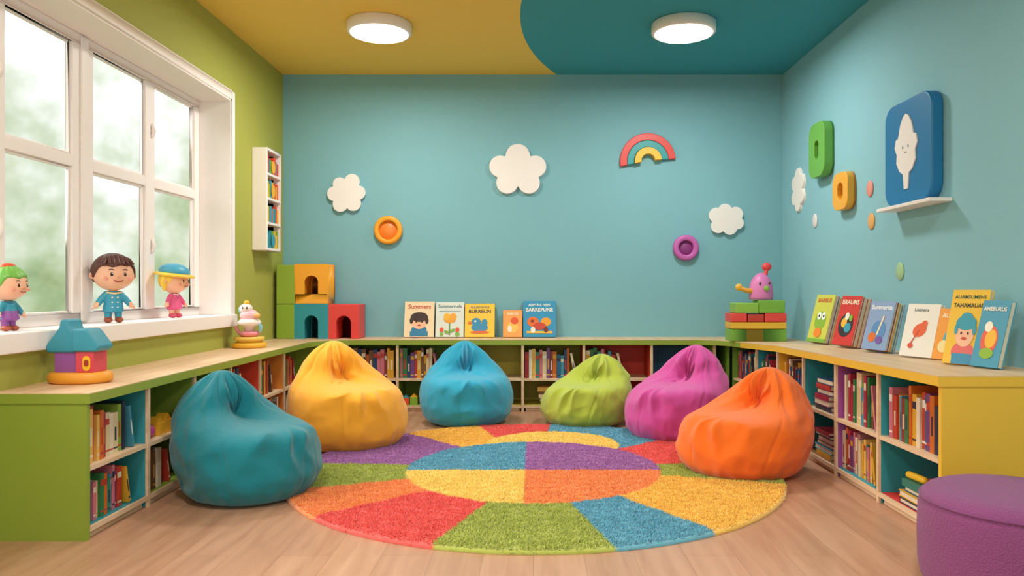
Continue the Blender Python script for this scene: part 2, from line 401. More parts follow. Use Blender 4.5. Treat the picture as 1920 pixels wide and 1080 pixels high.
nb=len(bx); tris=(nb+np.arange(3*N)).reshape(-1,3)
me=bpy.data.meshes.new('round_rug'); me.vertices.add(len(verts)); me.vertices.foreach_set('co',verts.ravel())
nl=quads.size+tris.size; me.loops.add(nl); me.loops.foreach_set('vertex_index',np.concatenate([quads.ravel(),tris.ravel()]).astype(np.int32))
npoly=len(quads)+len(tris); me.polygons.add(npoly)
ls=np.concatenate([np.arange(len(quads))*4,quads.size+np.arange(len(tris))*3]).astype(np.int32)
me.polygons.foreach_set('loop_start',ls)
me.update(calc_edges=True); me.validate()
ca=me.color_attributes.new('Col','FLOAT_COLOR','POINT'); ca.data.foreach_set('color',np.concatenate([colv,np.ones((len(colv),1))],1).ravel())
rm=bpy.data.materials.new('mat_rug_pile'); rm.use_nodes=True; n=rm.node_tree.nodes; at=n.new('ShaderNodeVertexColor'); at.layer_name='Col'
rm.node_tree.links.new(at.outputs['Color'],n['Principled BSDF'].inputs['Base Color']); n['Principled BSDF'].inputs['Roughness'].default_value=.95
n['Principled BSDF'].inputs['Sheen Weight'].default_value=.5
me.materials.append(rm); ob=bpy.data.objects.new('round_rug',me); sc.collection.objects.link(ob)

# ---------------------------------------------------------------- bean bags
def sst(a,b_,x):
    t=max(0,min(1,(x-a)/(b_-a))); return t*t*(3-2*t)
PZ=[0,0,.0,.03,.11,.22,.34,.46,.57,.67,.77,.86,.925,.975,1.0,1.0]
PR=[0,.40,.66,.80,.92,.985,1.0,.955,.865,.74,.58,.42,.285,.165,.07,0]
_t=np.linspace(0,1,len(PZ)); _d=np.concatenate([[0],np.cumsum(np.hypot(np.diff(PZ)*.85,np.diff(PR)))]); _d/=_d[-1]
_q=np.linspace(0,1,400)
def sm1(v):
    y=np.interp(_q,_d,v); k=np.hanning(25); k/=k.sum(); yp=np.pad(y,12,mode='edge'); return np.convolve(yp,k,'valid')
TZ,TRd=sm1(PZ),sm1(PR)
TRd[0]=0; TRd[-1]=0
def bean(cx,cy,rx,ry,pk,ptop,sdir,col,seed,scoop=.15,lip=.045,zl=.50,zsc=.72):
    rr=random.Random(seed); so=Vector((seed*3.1,seed*1.7,seed*.9))
    nu,nv=300,170; vs=[]; fs=[]
    ph0=rr.random()*6; seams=[2*PI*i/6+rr.random()*.3+.4 for i in range(6)]
    sa=math.atan2(sdir[1],sdir[0])
    for j in range(nv+1):
        q=j/nv; zf=float(np.interp(q,_q,TZ)); rf=float(np.interp(q,_q,TRd))
        sh=sst(.15,1.0,zf)
        for i in range(nu):
            a=2*PI*i/nu; ca_,sa_=math.cos(a),math.sin(a)
            da=(a-sa+PI)%(2*PI)-PI
            wa=math.exp(-(da/.95)**2)
            lump=1+.035*noise.noise(Vector((ca_*1.2,sa_*1.2,zf*1.6))+so)
            wz=math.exp(-((zf-zsc)/.12)**2); wl=math.exp(-((zf-zl)/.12)**2)
            dr=-scoop*wa*wz+lip*wa*wl
            dz=-.05*wa*math.exp(-((zf-zsc)/.16)**2)+.035*wa*wl
            fa=a*4+ph0+1.8*noise.noise(Vector((ca_*1.5,sa_*1.5,zf*2))+so)
            fold=(abs(math.sin(fa))-.5)*2
            fw=sst(.48,.75,zf)*(1-.6*sst(.9,1,zf))
            dr+=fold*.015*fw
            u_=da*.33; v_=(zf-zsc+.05)*ptop; ds=math.hypot(u_,v_); as_=math.atan2(v_,u_)
            cr=1-abs(math.sin(as_*4.5+ph0*2+1.8*noise.noise(Vector((ds*8,as_*1.2,5))+so)))*2
            dr+=cr*.017*sst(.02,.08,ds)*(1-sst(.13,.30,ds))
            # sagging cloth folds round the body
            nn=noise.noise(Vector((ca_*1.6,sa_*1.6,zf*5.5+.6*math.sin(a*2+ph0)))+so)
            dr+=(.35-abs(nn)*2.2)*.007*sst(.03,.16,zf)
            dr+=noise.noise(Vector((ca_*3,sa_*3,zf*7))+so)*.009*sst(.02,.15,zf)
            dr+=(.5-abs(noise.noise(Vector((ca_*5,sa_*5,zf*5))+so*2))*2)*.0045*sst(.02,.2,zf)
            # short gathers just above the floor
            dr+=math.sin(a*19+3*noise.noise(Vector((ca_*2,sa_*2,1))+so))*.0035*math.exp(-((zf-.07)/.07)**2)
            for q_ in seams:
                dl=(a-q_-.2*zf+PI)%(2*PI)-PI
                dr-=.006*math.exp(-(dl*rf/.020)**2)*sst(.03,.15,zf)*(1-sst(.9,1,zf))
            damp=min(1,rf/.25) if zf>.5 else sst(.4,.8,rf)
            dr*=damp
            x=ca_*(rx*rf*lump+dr)+pk[0]*sh*1.0; y=sa_*(ry*rf*lump+dr)+pk[1]*sh
            x-=pk[0]*.12*(1-sh); y-=pk[1]*.12*(1-sh)
            z=zf*ptop+dz*damp
            vs.append((cx+x,cy+y,max(0,z)))
    for j in range(nv):
        for i in range(nu):
            i2=(i+1)%nu; fs.append((j*nu+i,j*nu+i2,(j+1)*nu+i2,(j+1)*nu+i))
    b=MB(); b.add(vs,fs,cloth(col),True)
    ob=b.obj('bean_bag',loc=(cx,cy,0)); 
    s_=ob.modifiers.new('s','SMOOTH'); s_.factor=.5; s_.iterations=2
    return ob
bean(-1.40,3.66,.345,.33,(-.17,.10),.59,(.85,-.5),'#1A8090',1,scoop=.17,lip=.05)
bean(-1.19,4.80,.375,.36,(-.12,.10),.66,(.55,-.85),'#FBB034',2,scoop=.17)
bean(-.504,5.62,.35,.335,(-.02,.08),.605,(.2,-1),'#30A3C6',3,scoop=.13)
bean(.396,5.58,.335,.33,(.12,.06),.51,(-.4,-.9),'#B0C048',4,scoop=.10,lip=.03)
bean(.965,5.08,.345,.34,(.16,.08),.615,(-.6,-.8),'#CE50A0',5)
bean(1.155,4.10,.355,.335,(.17,.10),.56,(-.7,-.7),'#F67220',6)

# pouf
b=MB(); b.T=Tr(1.60,2.48,0)
pr=[(.24,0),(.268,.006),(.283,.03),(.29,.08),(.292,.17),(.289,.26),(.279,.30),(.262,.318),(.235,.328),(.15,.333),(.05,.335),(.005,.335)]
b.lathe(pr,M('#87457A',.97,'pouf_weave',.6,150,.12,.15),n=72)
b.tube([(.283*math.cos(2*PI*i/48),.283*math.sin(2*PI*i/48),.294) for i in range(49)],.004,M('#7C3C70',.95,'pouf_piping',.4,140,.1,.15),n=8)
b.obj('round_pouf')

# ---------------------------------------------------------------- wall decorations
CW=M('#F1ECE8',.7,'felt_white',.1,150,.02)
def cloudpts(circ,n=120):
    pts=[]
    for i in range(n):
        a=2*PI*i/n; d=(math.cos(a),math.sin(a)); best=.01
        for cx,cz,r in circ:
            bq=d[0]*cx+d[1]*cz; disc=bq*bq-(cx*cx+cz*cz-r*r)
            if disc>0: best=max(best,bq+math.sqrt(disc))
        pts.append((best*d[0],best*d[1]))
    return pts
def lobes(n,R_,r,ph=90,sx=1,sz=1):
    c=[(0,0,R_*.8)]
    for i in range(n):
        a=math.radians(ph+360*i/n); c.append((R_*math.cos(a)*sx,R_*math.sin(a)*sz,r))
    return c
def onback(u,v): 
    x,z=px(u,v,YB); return Tr(x,YB,z)
def cloud(name,T,circ,th=.035):
    b=MB(); b.T=T; b.prism(cloudpts(circ),-th,-.001,CW); return b.obj(name,bevel=.008,seg=3)
cloud('wall_cloud',onback(971,322),[(0,.13,.105),(-.15,.04,.095),(.15,.04,.095),(-.09,-.10,.095),(.095,-.10,.095),(0,0,.12)])
cloud('wall_cloud',onback(651,362),[(.05,.095,.06),(-.055,.07,.055),(-.10,-.01,.058),(-.05,-.10,.06),(.06,-.09,.062),(.105,.0,.055),(0,0,.09)])
cloud('wall_cloud',onback(1360,412),[(-.01,.075,.055),(-.085,.035,.06),(.08,.045,.058),(-.07,-.055,.058),(.03,-.07,.058),(.095,-.03,.05),(0,0,.08)])
def wring(name,T,ro,ri,c1,c2,th=.05):
    b=MB(); b.T=T@Rd(90,'X')
    b.lathe([(ri,0.001),(ro-.006,.001),(ro,.008),(ro,th-.012),(ro-.008,th-.003),(ro-.018,th),(ri+.012,th),(ri+.003,th-.004),(ri,th-.012),(ri,.012),(.003,.012)],plast(c1))
    b.lathe([(ri,.0125),(ri-.004,.02),(.004,.021)],plast(c2))
    return b.obj(name)
wring('wall_ring',onback(729,432),.122,.08,'#F5A62C','#F08A34')
wring('wall_ring',onback(1285,465),.11,.062,'#C262B0','#8E3C82')
e=empty('rainbow_wall_decoration')
xr,zr_=px(1214,303,YB)
for nm,ro,ri,th,c in (('red_band',.240,.178,.035,'#DE4A44'),('teal_band',.178,.118,.035,'#2F9AA0'),('yellow_band',.116,.058,.06,'#F5BC38')):
    b=MB(); b.T=Tr(xr,YB,zr_)@Rd(-8,'Y'); n_=40
    po=[(ro*math.cos(-.06+(PI+.12)*i/n_),ro*math.sin(-.06+(PI+.12)*i/n_)) for i in range(n_+1)]; pi_=[(ri*math.cos(-.06+(PI+.12)*i/n_),ri*math.sin(-.06+(PI+.12)*i/n_)) for i in range(n_,-1,-1)]
    b.prism(po+pi_,-th,-.001,plast(c)); b.obj(nm,e,bevel=.007,seg=3)
def onright(y,z): return Tr(XR,y,z)@Rd(-90,'Z')
def ovalring(name,y0,y1,z0,z1,th,hr,c,ci):
    b=MB(); b.T=onright((y0+y1)/2,(z0+z1)/2); w=(y1-y0)/2; h=(z1-z0)/2
    po=rrect(-w,-h,w,h,min(w,h)*.6,12); 
    pi_=[]
    for p in po:
        a=math.atan2(p[1],p[0]); pi_.append((hr[0]*math.cos(a),hr[1]*math.sin(a)))
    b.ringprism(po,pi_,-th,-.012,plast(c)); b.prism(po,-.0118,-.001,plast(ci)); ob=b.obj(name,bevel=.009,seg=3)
    return ob
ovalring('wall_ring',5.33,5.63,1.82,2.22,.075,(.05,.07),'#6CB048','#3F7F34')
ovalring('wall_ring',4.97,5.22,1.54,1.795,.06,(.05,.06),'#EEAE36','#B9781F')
e=empty('blue_wall_sign')
b=MB(); b.T=onright(4.17,1.77); b.prism(rrect(-.26,-.29,.26,.29,.09),-.065,-.001,plast('#1F78B2')); b.obj('panel',e,bevel=.01,seg=3)
shape=[(-.02,-.205),(.02,-.205),(.03,-.12),(.07,-.10),(.105,-.05),(.10,.0),(.125,.04),(.11,.085),(.085,.09),(.06,.16),(.03,.2),(0,.215),(-.03,.2),(-.06,.16),(-.085,.09),(-.11,.085),(-.125,.04),(-.10,0),(-.105,-.05),(-.07,-.10),(-.03,-.12)]
b=MB(); b.T=onright(4.17,1.765); b.prism(shape,-.072,-.064,CW); 
for x in (-.03,.03): b.disc(x,.03,.006,.008,M('#8A8F98'),-.0735)
b.disc(0,0,.012,.004,M('#8A8F98'),-.0735)
b.obj('emblem',e,bevel=.003)
b=MB(); b.box((2.03,3.83,1.452),(XR,4.42,1.472),WHITE); b.obj('wall_ledge',bevel=.003)
cloud('wall_cloud',onright(6.03,1.80),lobes(6,.10,.06,90,.85,1.15),.02)
for y,z,c in ((5.69,1.52,'#E9E4E4'),(4.76,1.64,'#E79A8E'),(4.74,1.43,'#E8B06A'),(4.37,1.105,'#A9CFA0')):
    b=MB(); b.T=onright(y,z)@Rd(90,'X'); b.lathe([(.05,.001),(.05,.006),(.046,.009),(.01,.009)],plast(c),n=32,sx=.9,sy=1.05); b.obj('wall_dot')

# small cabinet on left wall
e=empty('wall_mounted_shelf'); b=MB(); xa,xb=XL+.001,-2.045; y0,y1,z0,z1=5.73,6.06,1.30,2.09
b.box((xa,y0,z0),(xb,y0+.02,z1),WHITE); b.box((xa,y1-.02,z0),(xb,y1,z1),WHITE); b.box((xa,y0+.02,z0),(xa+.012,y1-.02,z1),WHITE)
lv=[z0,1.50,1.69,1.88,z1-.02]
for z in lv: b.box((xa+.012,y0+.02,z),(xb,y1-.02,z+.02),WHITE)
b.obj('case',e,bevel=.003)
b=MB(); TW=Matrix(((0,-1,0,xb-.005),(1,0,0,0),(0,0,1,0),(0,0,0,1)))
for li in range(4):
    z=lv[li]+.0205; x=y0+.025
    while x<y1-.05:
        th=R.uniform(.02,.04); h=R.uniform(.1,.145); m=M(R.choice(['#E4572E','#F2B632','#3C9DB5','#8CB83C','#D8432C','#2E8C96']),.5,'book',.03,80,.05)
        b.box((x,.01,z),(x+th-.002,.08,z+h),m,TW); x+=th
    if li in(0,2,3): b.disc(5.9,z+.06,.045,.05,plast('#F2B632' if li else '#3C9DB5'),.004,TW)
b.obj('contents',e)

# ---------------------------------------------------------------- toy blocks (left-back corner)
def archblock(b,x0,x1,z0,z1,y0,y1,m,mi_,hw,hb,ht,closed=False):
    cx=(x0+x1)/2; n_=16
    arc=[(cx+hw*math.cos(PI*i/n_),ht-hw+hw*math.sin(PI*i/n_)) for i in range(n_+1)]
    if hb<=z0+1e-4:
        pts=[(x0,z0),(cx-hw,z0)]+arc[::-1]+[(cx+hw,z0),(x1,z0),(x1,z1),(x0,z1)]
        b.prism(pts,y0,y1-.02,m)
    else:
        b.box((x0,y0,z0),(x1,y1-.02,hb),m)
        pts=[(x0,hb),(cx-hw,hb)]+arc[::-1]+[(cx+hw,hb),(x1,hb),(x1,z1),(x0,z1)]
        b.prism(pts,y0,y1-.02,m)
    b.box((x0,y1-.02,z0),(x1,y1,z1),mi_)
S=S0+.0005
e=empty('toy_block_tower')
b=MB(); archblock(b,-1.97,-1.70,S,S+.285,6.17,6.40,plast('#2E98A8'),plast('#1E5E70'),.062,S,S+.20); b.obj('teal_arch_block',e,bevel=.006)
b=MB(); b.box((-2.125,6.17,S),(-1.972,6.40,S+.285),plast('#8BAE38')); b.box((-2.125,6.17,S+.287),(-1.972,6.40,S+.612),plast('#92B03A')); b.obj('green_blocks',e,bevel=.006)
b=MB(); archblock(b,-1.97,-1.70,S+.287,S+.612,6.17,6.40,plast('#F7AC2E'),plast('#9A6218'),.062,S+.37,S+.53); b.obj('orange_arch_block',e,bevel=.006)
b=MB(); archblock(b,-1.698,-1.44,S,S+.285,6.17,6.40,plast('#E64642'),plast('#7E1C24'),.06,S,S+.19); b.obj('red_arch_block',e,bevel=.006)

e=empty('toy_block_stack')
def bx_(b,u0,u1,v0,v1,c,Y=5.9,y0=5.86,y1=6.06,m=None):
    x0,z1=px(u0,v0,Y);x1,z0=px(u1,v1,Y); b.box((x0,y0,max(z0,S0+.0006)),(x1,y1,z1),m or plast(c))
b=MB()
bx_(b,1369,1397,617,640,'#7CB242'); bx_(b,1397,1428,617,640,'#E7B83A'); bx_(b,1428,1472,617,640,'#7CB242'); 
bx_(b,1369,1472,604,616.5,'#E7B83A'); bx_(b,1369,1398,587.5,603.5,'#E64B44'); bx_(b,1400,1430,589,603.5,'#C23E34'); bx_(b,1432,1472,587.5,603.5,'#E64B44')
bx_(b,1378,1420,568,587,'#8DBE4A'); bx_(b,1420.5,1469,563,587,'#7CB242')
b.obj('blocks',e,bevel=.006)
b=MB(); cx,cz=px(1427,562,5.95); b.T=Tr(cx,5.95,cz)
PK=plast('#DB7EBB')
b.lathe([(.092,.001),(.096,.02),(.094,.08),(.085,.13),(.066,.17),(.04,.2),(.015,.213),(.003,.215)],PK,sy=.8)
b.tube([(.03,0,.19),(.04,0,.225),(.042,-.002,.24)],[.02,.016,.016],plast('#E8574F')); b.ell((.045,0,.262),(.038,.025,.034),plast('#E8484A'))
b.tube([(-.08,-.02,.07),(-.13,-.03,.075),(-.17,-.03,.09)],[.022,.018,.018],plast('#F2A93A')); b.ell((-.185,-.03,.10),(.028,.02,.028),plast('#F2B93A'))
b.ell((.02,-.078,.09),(.022,.008,.022),plast('#8DBE4A')); 
for x in(-.03,.045): b.ell((x,-.071,.13),(.008,.006,.01),plast('#33282C'))
b.obj('pink_critter',e)

# toy house on left counter
e=empty('toy_house'); hx,hy=-2.0,3.30; b=MB(); b.T=Tr(hx,hy,S0+.0005)
b.lathe([(.12,0),(.132,.008),(.135,.025),(.13,.042),(.12,.048),(.02,.048)],plast('#F5A636'),sy=.75); b.obj('base',e)
b=MB(); b.T=Tr(hx,hy,S0+.049)
b.box((-.088,-.045,0),(.010,.05,.12),plast('#9B5AA8')); b.box((.011,-.055,0),(.088,.05,.105),plast('#E04E60'))
b.prism(rrect(.045,.01,.075,.07,.014),-.06,-.05,plast('#F2C230')); b.prism(rrect(.052,.03,.068,.052,.005),-.062,-.058,plast('#A33A2A'))
b.obj('walls',e,bevel=.006)
RF=plast('#3896AE')
b=MB(); b.T=Tr(hx,hy,S0+.049)
b.prism([(-.12,.085),(.012,.085),(.018,.15),(-.018,.195),(-.028,.232),(-.058,.232),(-.066,.195),(-.125,.115)],-.055,.055,RF)
b.obj('tall_roof',e,bevel=.012,seg=3)
b=MB(); b.T=Tr(hx,hy,S0+.049)
b.prism([(.0,.09),(.105,.09),(.122,.112),(.075,.175),(.062,.190),(.0,.190)],-.066,.048,RF)
b.obj('low_roof',e,bevel=.010,seg=3)

e=empty('stacking_animal_toy'); b=MB(); b.T=Tr(-2.0,5.26,S0+.0005)
Y1=plast('#F2B93A')
b.lathe([(.11,.0),(.116,.01),(.116,.03),(.108,.036),(.03,.036)],Y1); b.lathe([(.085,.036),(.085,.05),(.10,.052),(.104,.066),(.098,.076),(.02,.077)],plast('#F0C85A'))
b.obj('base',e)
b=MB(); b.T=Tr(-2.0,5.26,S0+.0005)
b.lathe([(.05,.076),(.068,.09),(.07,.105),(.05,.115),(.02,.116)],plast('#E98FA0')); b.lathe([(.035,.115),(.04,.15),(.075,.16),(.08,.18),(.06,.2),(.02,.202)],plast('#F5ECE4'))
b.ell((.0,0,.225),(.065,.055,.045),plast('#F0C0C8')); b.ell((-.02,-.01,.275),(.045,.04,.035),plast('#F1E7E1'))
b.ell((-.015,-.01,.315),(.02,.02,.018),plast('#F2B93A')); b.ell((-.055,-.0,.265),(.022,.02,.03),plast('#7FC0D0')); b.ell((.06,-.02,.225),(.025,.02,.018),plast('#F2B96A'))
b.tube([(.05,0,.18),(.085,-.01,.15),(.08,-.01,.12)],.012,plast('#8CC6D6')); b.ell((-.03,-.048,.28),(.006,.004,.008),plast('#33282C')); b.ell((.0,-.048,.28),(.006,.004,.008),plast('#33282C'))
b.tube([(-.07,0,.10),(-.095,0,.14)],.012,plast('#E98FA0'))
b.obj('animal',e)

# ---------------------------------------------------------------- picture books
SKIN='#F6BE9C'
def book(pos,yaw,lean,w,h,th,cov,art,name='picture_book'):
    b=MB(); b.T=Tr(*pos)@Rd(yaw,'Z')@Rd(-lean,'X'); m=M(cov,.45,'cover',.02,60,.03)
    b.box((-w/2,-th,0),(w/2,-th+.003,h),m); b.box((-w/2,-.003,0),(w/2,0,h),m); b.box((-w/2,-th+.003,0),(-w/2+.003,-.003,h),m)
    b.box((-w/2+.003,-th+.003,.004),(w/2-.004,-.003,h-.004),PAGES)
    if th>.03:
        kk=int(th/.014)
        for i in range(1,kk):
            yy=-th+th*i/kk; b.box((-w/2,yy-.0015,0),(w/2+.001,yy+.0015,h-.003*i),M(R.choice(PAL),.5,'book',.03,80,.05))
    y=-th-.0006; ly=0
    for a in art:
        ly-=.0005
        k=a[0]
        if k=='d': b.disc(a[1]*w,a[2]*h,a[3]*w,a[4]*h,plast(a[5]),y+ly,rot=a[6] if len(a)>6 else 0)
        elif k=='p': b.prism([(q[0]*w,q[1]*h) for q in a[1]],y+ly,y+ly+.0007,plast(a[2]))
        elif k=='t': b.text(a[1],a[2]*w,a[3]*h,a[4]*h,plast(a[5]),y+ly,maxw=w*.84)
    return b.obj(name)
def rect(x0,z0,x1,z1): return [(x0,z0),(x1,z0),(x1,z1),(x0,z1)]
boy=[('t','Summers',0,.80,.17,'#C8452F'),('p',rect(-.3,0.02,.3,.16),'#2F7FA8'),('d',0,.2,.26,.14,'#2F7FA8'),('d',0,.42,.26,.2,SKIN),('d',0,.56,.29,.14,'#3A2520'),('d',-.26,.46,.06,.09,'#3A2520'),('d',.26,.46,.06,.09,'#3A2520'),('d',-.1,.42,.025,.025,'#2A1A1A'),('d',.1,.42,.025,.025,'#2A1A1A'),('d',0,.33,.06,.02,'#B8452F')]
flow=[('t','Summerruds',0,.84,.13,'#5E7F86'),('p',rect(-.38,.72,.38,.745),'#8FA9A8'),('p',rect(-.02,.05,.02,.5),'#5E8F3C'),('d',0,.52,.22,.13,'#F0A02E'),('d',-.1,.58,.12,.1,'#F2B93A'),('d',.12,.58,.12,.1,'#F2A93A'),('d',-.28,.2,.07,.07,'#E4572E'),('d',.28,.2,.07,.07,'#E4572E'),('d',-.28,.08,.06,.06,'#7CB242'),('d',.28,.08,.08,.06,'#7CB242'),('d',.1,.18,.1,.04,'#7CB242',.5),('d',-.1,.14,.1,.04,'#7CB242',-.5)]
duck=[('t','AULBSS ROUS',0,.86,.09,'#3A6F7A'),('t','BURREUN',0,.72,.15,'#2A3A45'),('d',0,.28,.28,.13,'#3A8FB8'),('d',-.12,.45,.16,.12,'#3A8FB8'),('d',.16,.42,.1,.12,'#3A8FB8'),('d',-.15,.47,.03,.03,'#FFFFFF'),('d',0,.14,.32,.04,'#E4702E'),('d',-.33,.42,.07,.04,'#E4702E')]
sm=[('d',0,.35,.3,.2,'#F2C25A'),('d',.1,.6,.2,.13,'#E4572E'),('d',-.15,.3,.12,.12,'#F0E6D6'),('t','BABOM',0,.82,.12,'#FFF1D8')]
blu=[('t','AUPTA R IVEPS',0,.86,.09,'#F6EFE0'),('t','BARREPUNE',0,.71,.14,'#F6EFE0'),('d',-.2,.42,.18,.14,'#E4702E'),('d',.2,.42,.16,.12,'#F0A02E'),('d',0,.3,.2,.1,'#C8452F'),('p',rect(-.4,.1,.4,.16),'#F2B93A'),('d',.2,.2,.07,.08,'#7A2A20'),('d',-.2,.2,.07,.08,'#F6EFE0'),('d',-.22,.44,.05,.04,'#7A2A20')]
def bbook(u0,u1,v0,cov,art,yy=6.34,th=.02,lean=13):
    w=(u1-u0)*yy/1400; xc=((u0+u1)/2-1000)*yy/1400; h=(1-(v0-542)*yy/1400-S0)/math.cos(math.radians(lean))
    book((xc,yy+.02,S0+.0008),0,lean,w,h,th,cov,art)
bbook(757,813,567,'#F1DAB4',boy); bbook(816,869,568,'#DCE4DC',flow); bbook(871,927,571,'#F8CA44',duck); bbook(943,979,583,'#F6A456',sm); bbook(981,1042,566,'#2E94C2',blu)
def rbook(u,w,h,th,cov,art,yaw=68,lean=16,x=1.985):
    Y=x*1400/(u-1000); book((x,Y,ztr(Y)+.001),-yaw,lean,w,h,th,cov,art)
critter=[('t','BARBUS',0,.84,.12,'#C8452F'),('d',0,.45,.3,.2,'#8CB83C'),('d',-.1,.55,.1,.08,'#FFFFFF'),('d',.14,.55,.1,.08,'#FFFFFF'),('d',-.1,.55,.04,.03,'#222222'),('d',.14,.55,.04,.03,'#222222'),('d',0,.2,.2,.1,'#F08A2E'),('p',rect(-.5,.0,.5,.07),'#7CB242')]
redb=[('t','BRAUMS',0,.83,.14,'#FBE9D0'),('d',0,.4,.36,.24,'#3A2A30'),('d',-.1,.45,.14,.1,'#F2B93A'),('d',.12,.35,.16,.1,'#3C9DB5'),('d',0,.58,.1,.08,'#F6EFE0'),('d',.2,.55,.08,.07,'#8CB83C')]
lil=[('t','Summerita',0,.83,.13,'#FFFFFF'),('d',.05,.4,.28,.2,'#5C8FC8'),('d',-.15,.25,.15,.1,'#E4702E'),('d',.15,.2,.14,.08,'#7A5AA8'),('p',[(.0,.3),(.06,.3),(.2,.7),(.14,.7)],'#F6E6C0')]
whi=[('t','Lunnens',-.05,.86,.09,'#5A6A70'),('d',0,.5,.22,.12,'#E4602E',.7),('d',.12,.62,.1,.06,'#E4602E',1.2),('p',[(-.25,.2),(-.21,.2),(.0,.5),(-.03,.5)],'#C84A2A'),('d',-.2,.2,.08,.05,'#D8533A')]
ora=[('t','AUMUS',0,.82,.12,'#FFF1D8'),('d',.1,.4,.25,.2,'#5CA8C0'),('d',-.1,.25,.2,.12,'#F6E0A0')]
yell=[('t','AUAMSUMENS',0,.88,.07,'#2A5A45'),('t','TAHAMAUAD',0,.76,.13,'#2A3A30'),('d',0,.16,.3,.14,'#E46A6A'),('p',rect(-.26,.0,.26,.14),'#3C8FB8'),('d',0,.40,.25,.17,SKIN),('d',0,.55,.27,.10,'#3C9DB5'),('d',0,.62,.16,.07,'#3C9DB5'),('d',-.24,.46,.05,.07,'#3C9DB5'),('d',.24,.46,.05,.07,'#3C9DB5'),('d',-.09,.41,.022,.02,'#2A1A1A'),('d',.09,.41,.022,.02,'#2A1A1A'),('d',0,.34,.07,.018,'#C8452F')]
blg=[('d',0,.4,.3,.22,'#E4604A'),('d',.05,.42,.2,.14,'#F2B93A'),('d',-.1,.6,.14,.08,'#F6EFE0'),('d',0,.2,.25,.08,'#8CB83C'),('t','AMEBURUS',0,.84,.10,'#F6EFE0')]
rbook(1543,.19,.335,.065,'#CDD152',critter,yaw=74); rbook(1595,.18,.315,.075,'#D03830',redb,yaw=74); rbook(1653,.19,.285,.065,'#8CA6D0',lil,yaw=73)
rbook(1722,.19,.28,.030,'#F0EBE4',whi,yaw=66); rbook(1773,.15,.26,.018,'#F2A03A',ora,x=2.04,yaw=68); rbook(1807,.175,.35,.028,'#F0C23E',yell,yaw=62,lean=15,x=1.965); rbook(1853,.14,.30,.03,'#4A9ABA',blg,yaw=74,x=1.985)

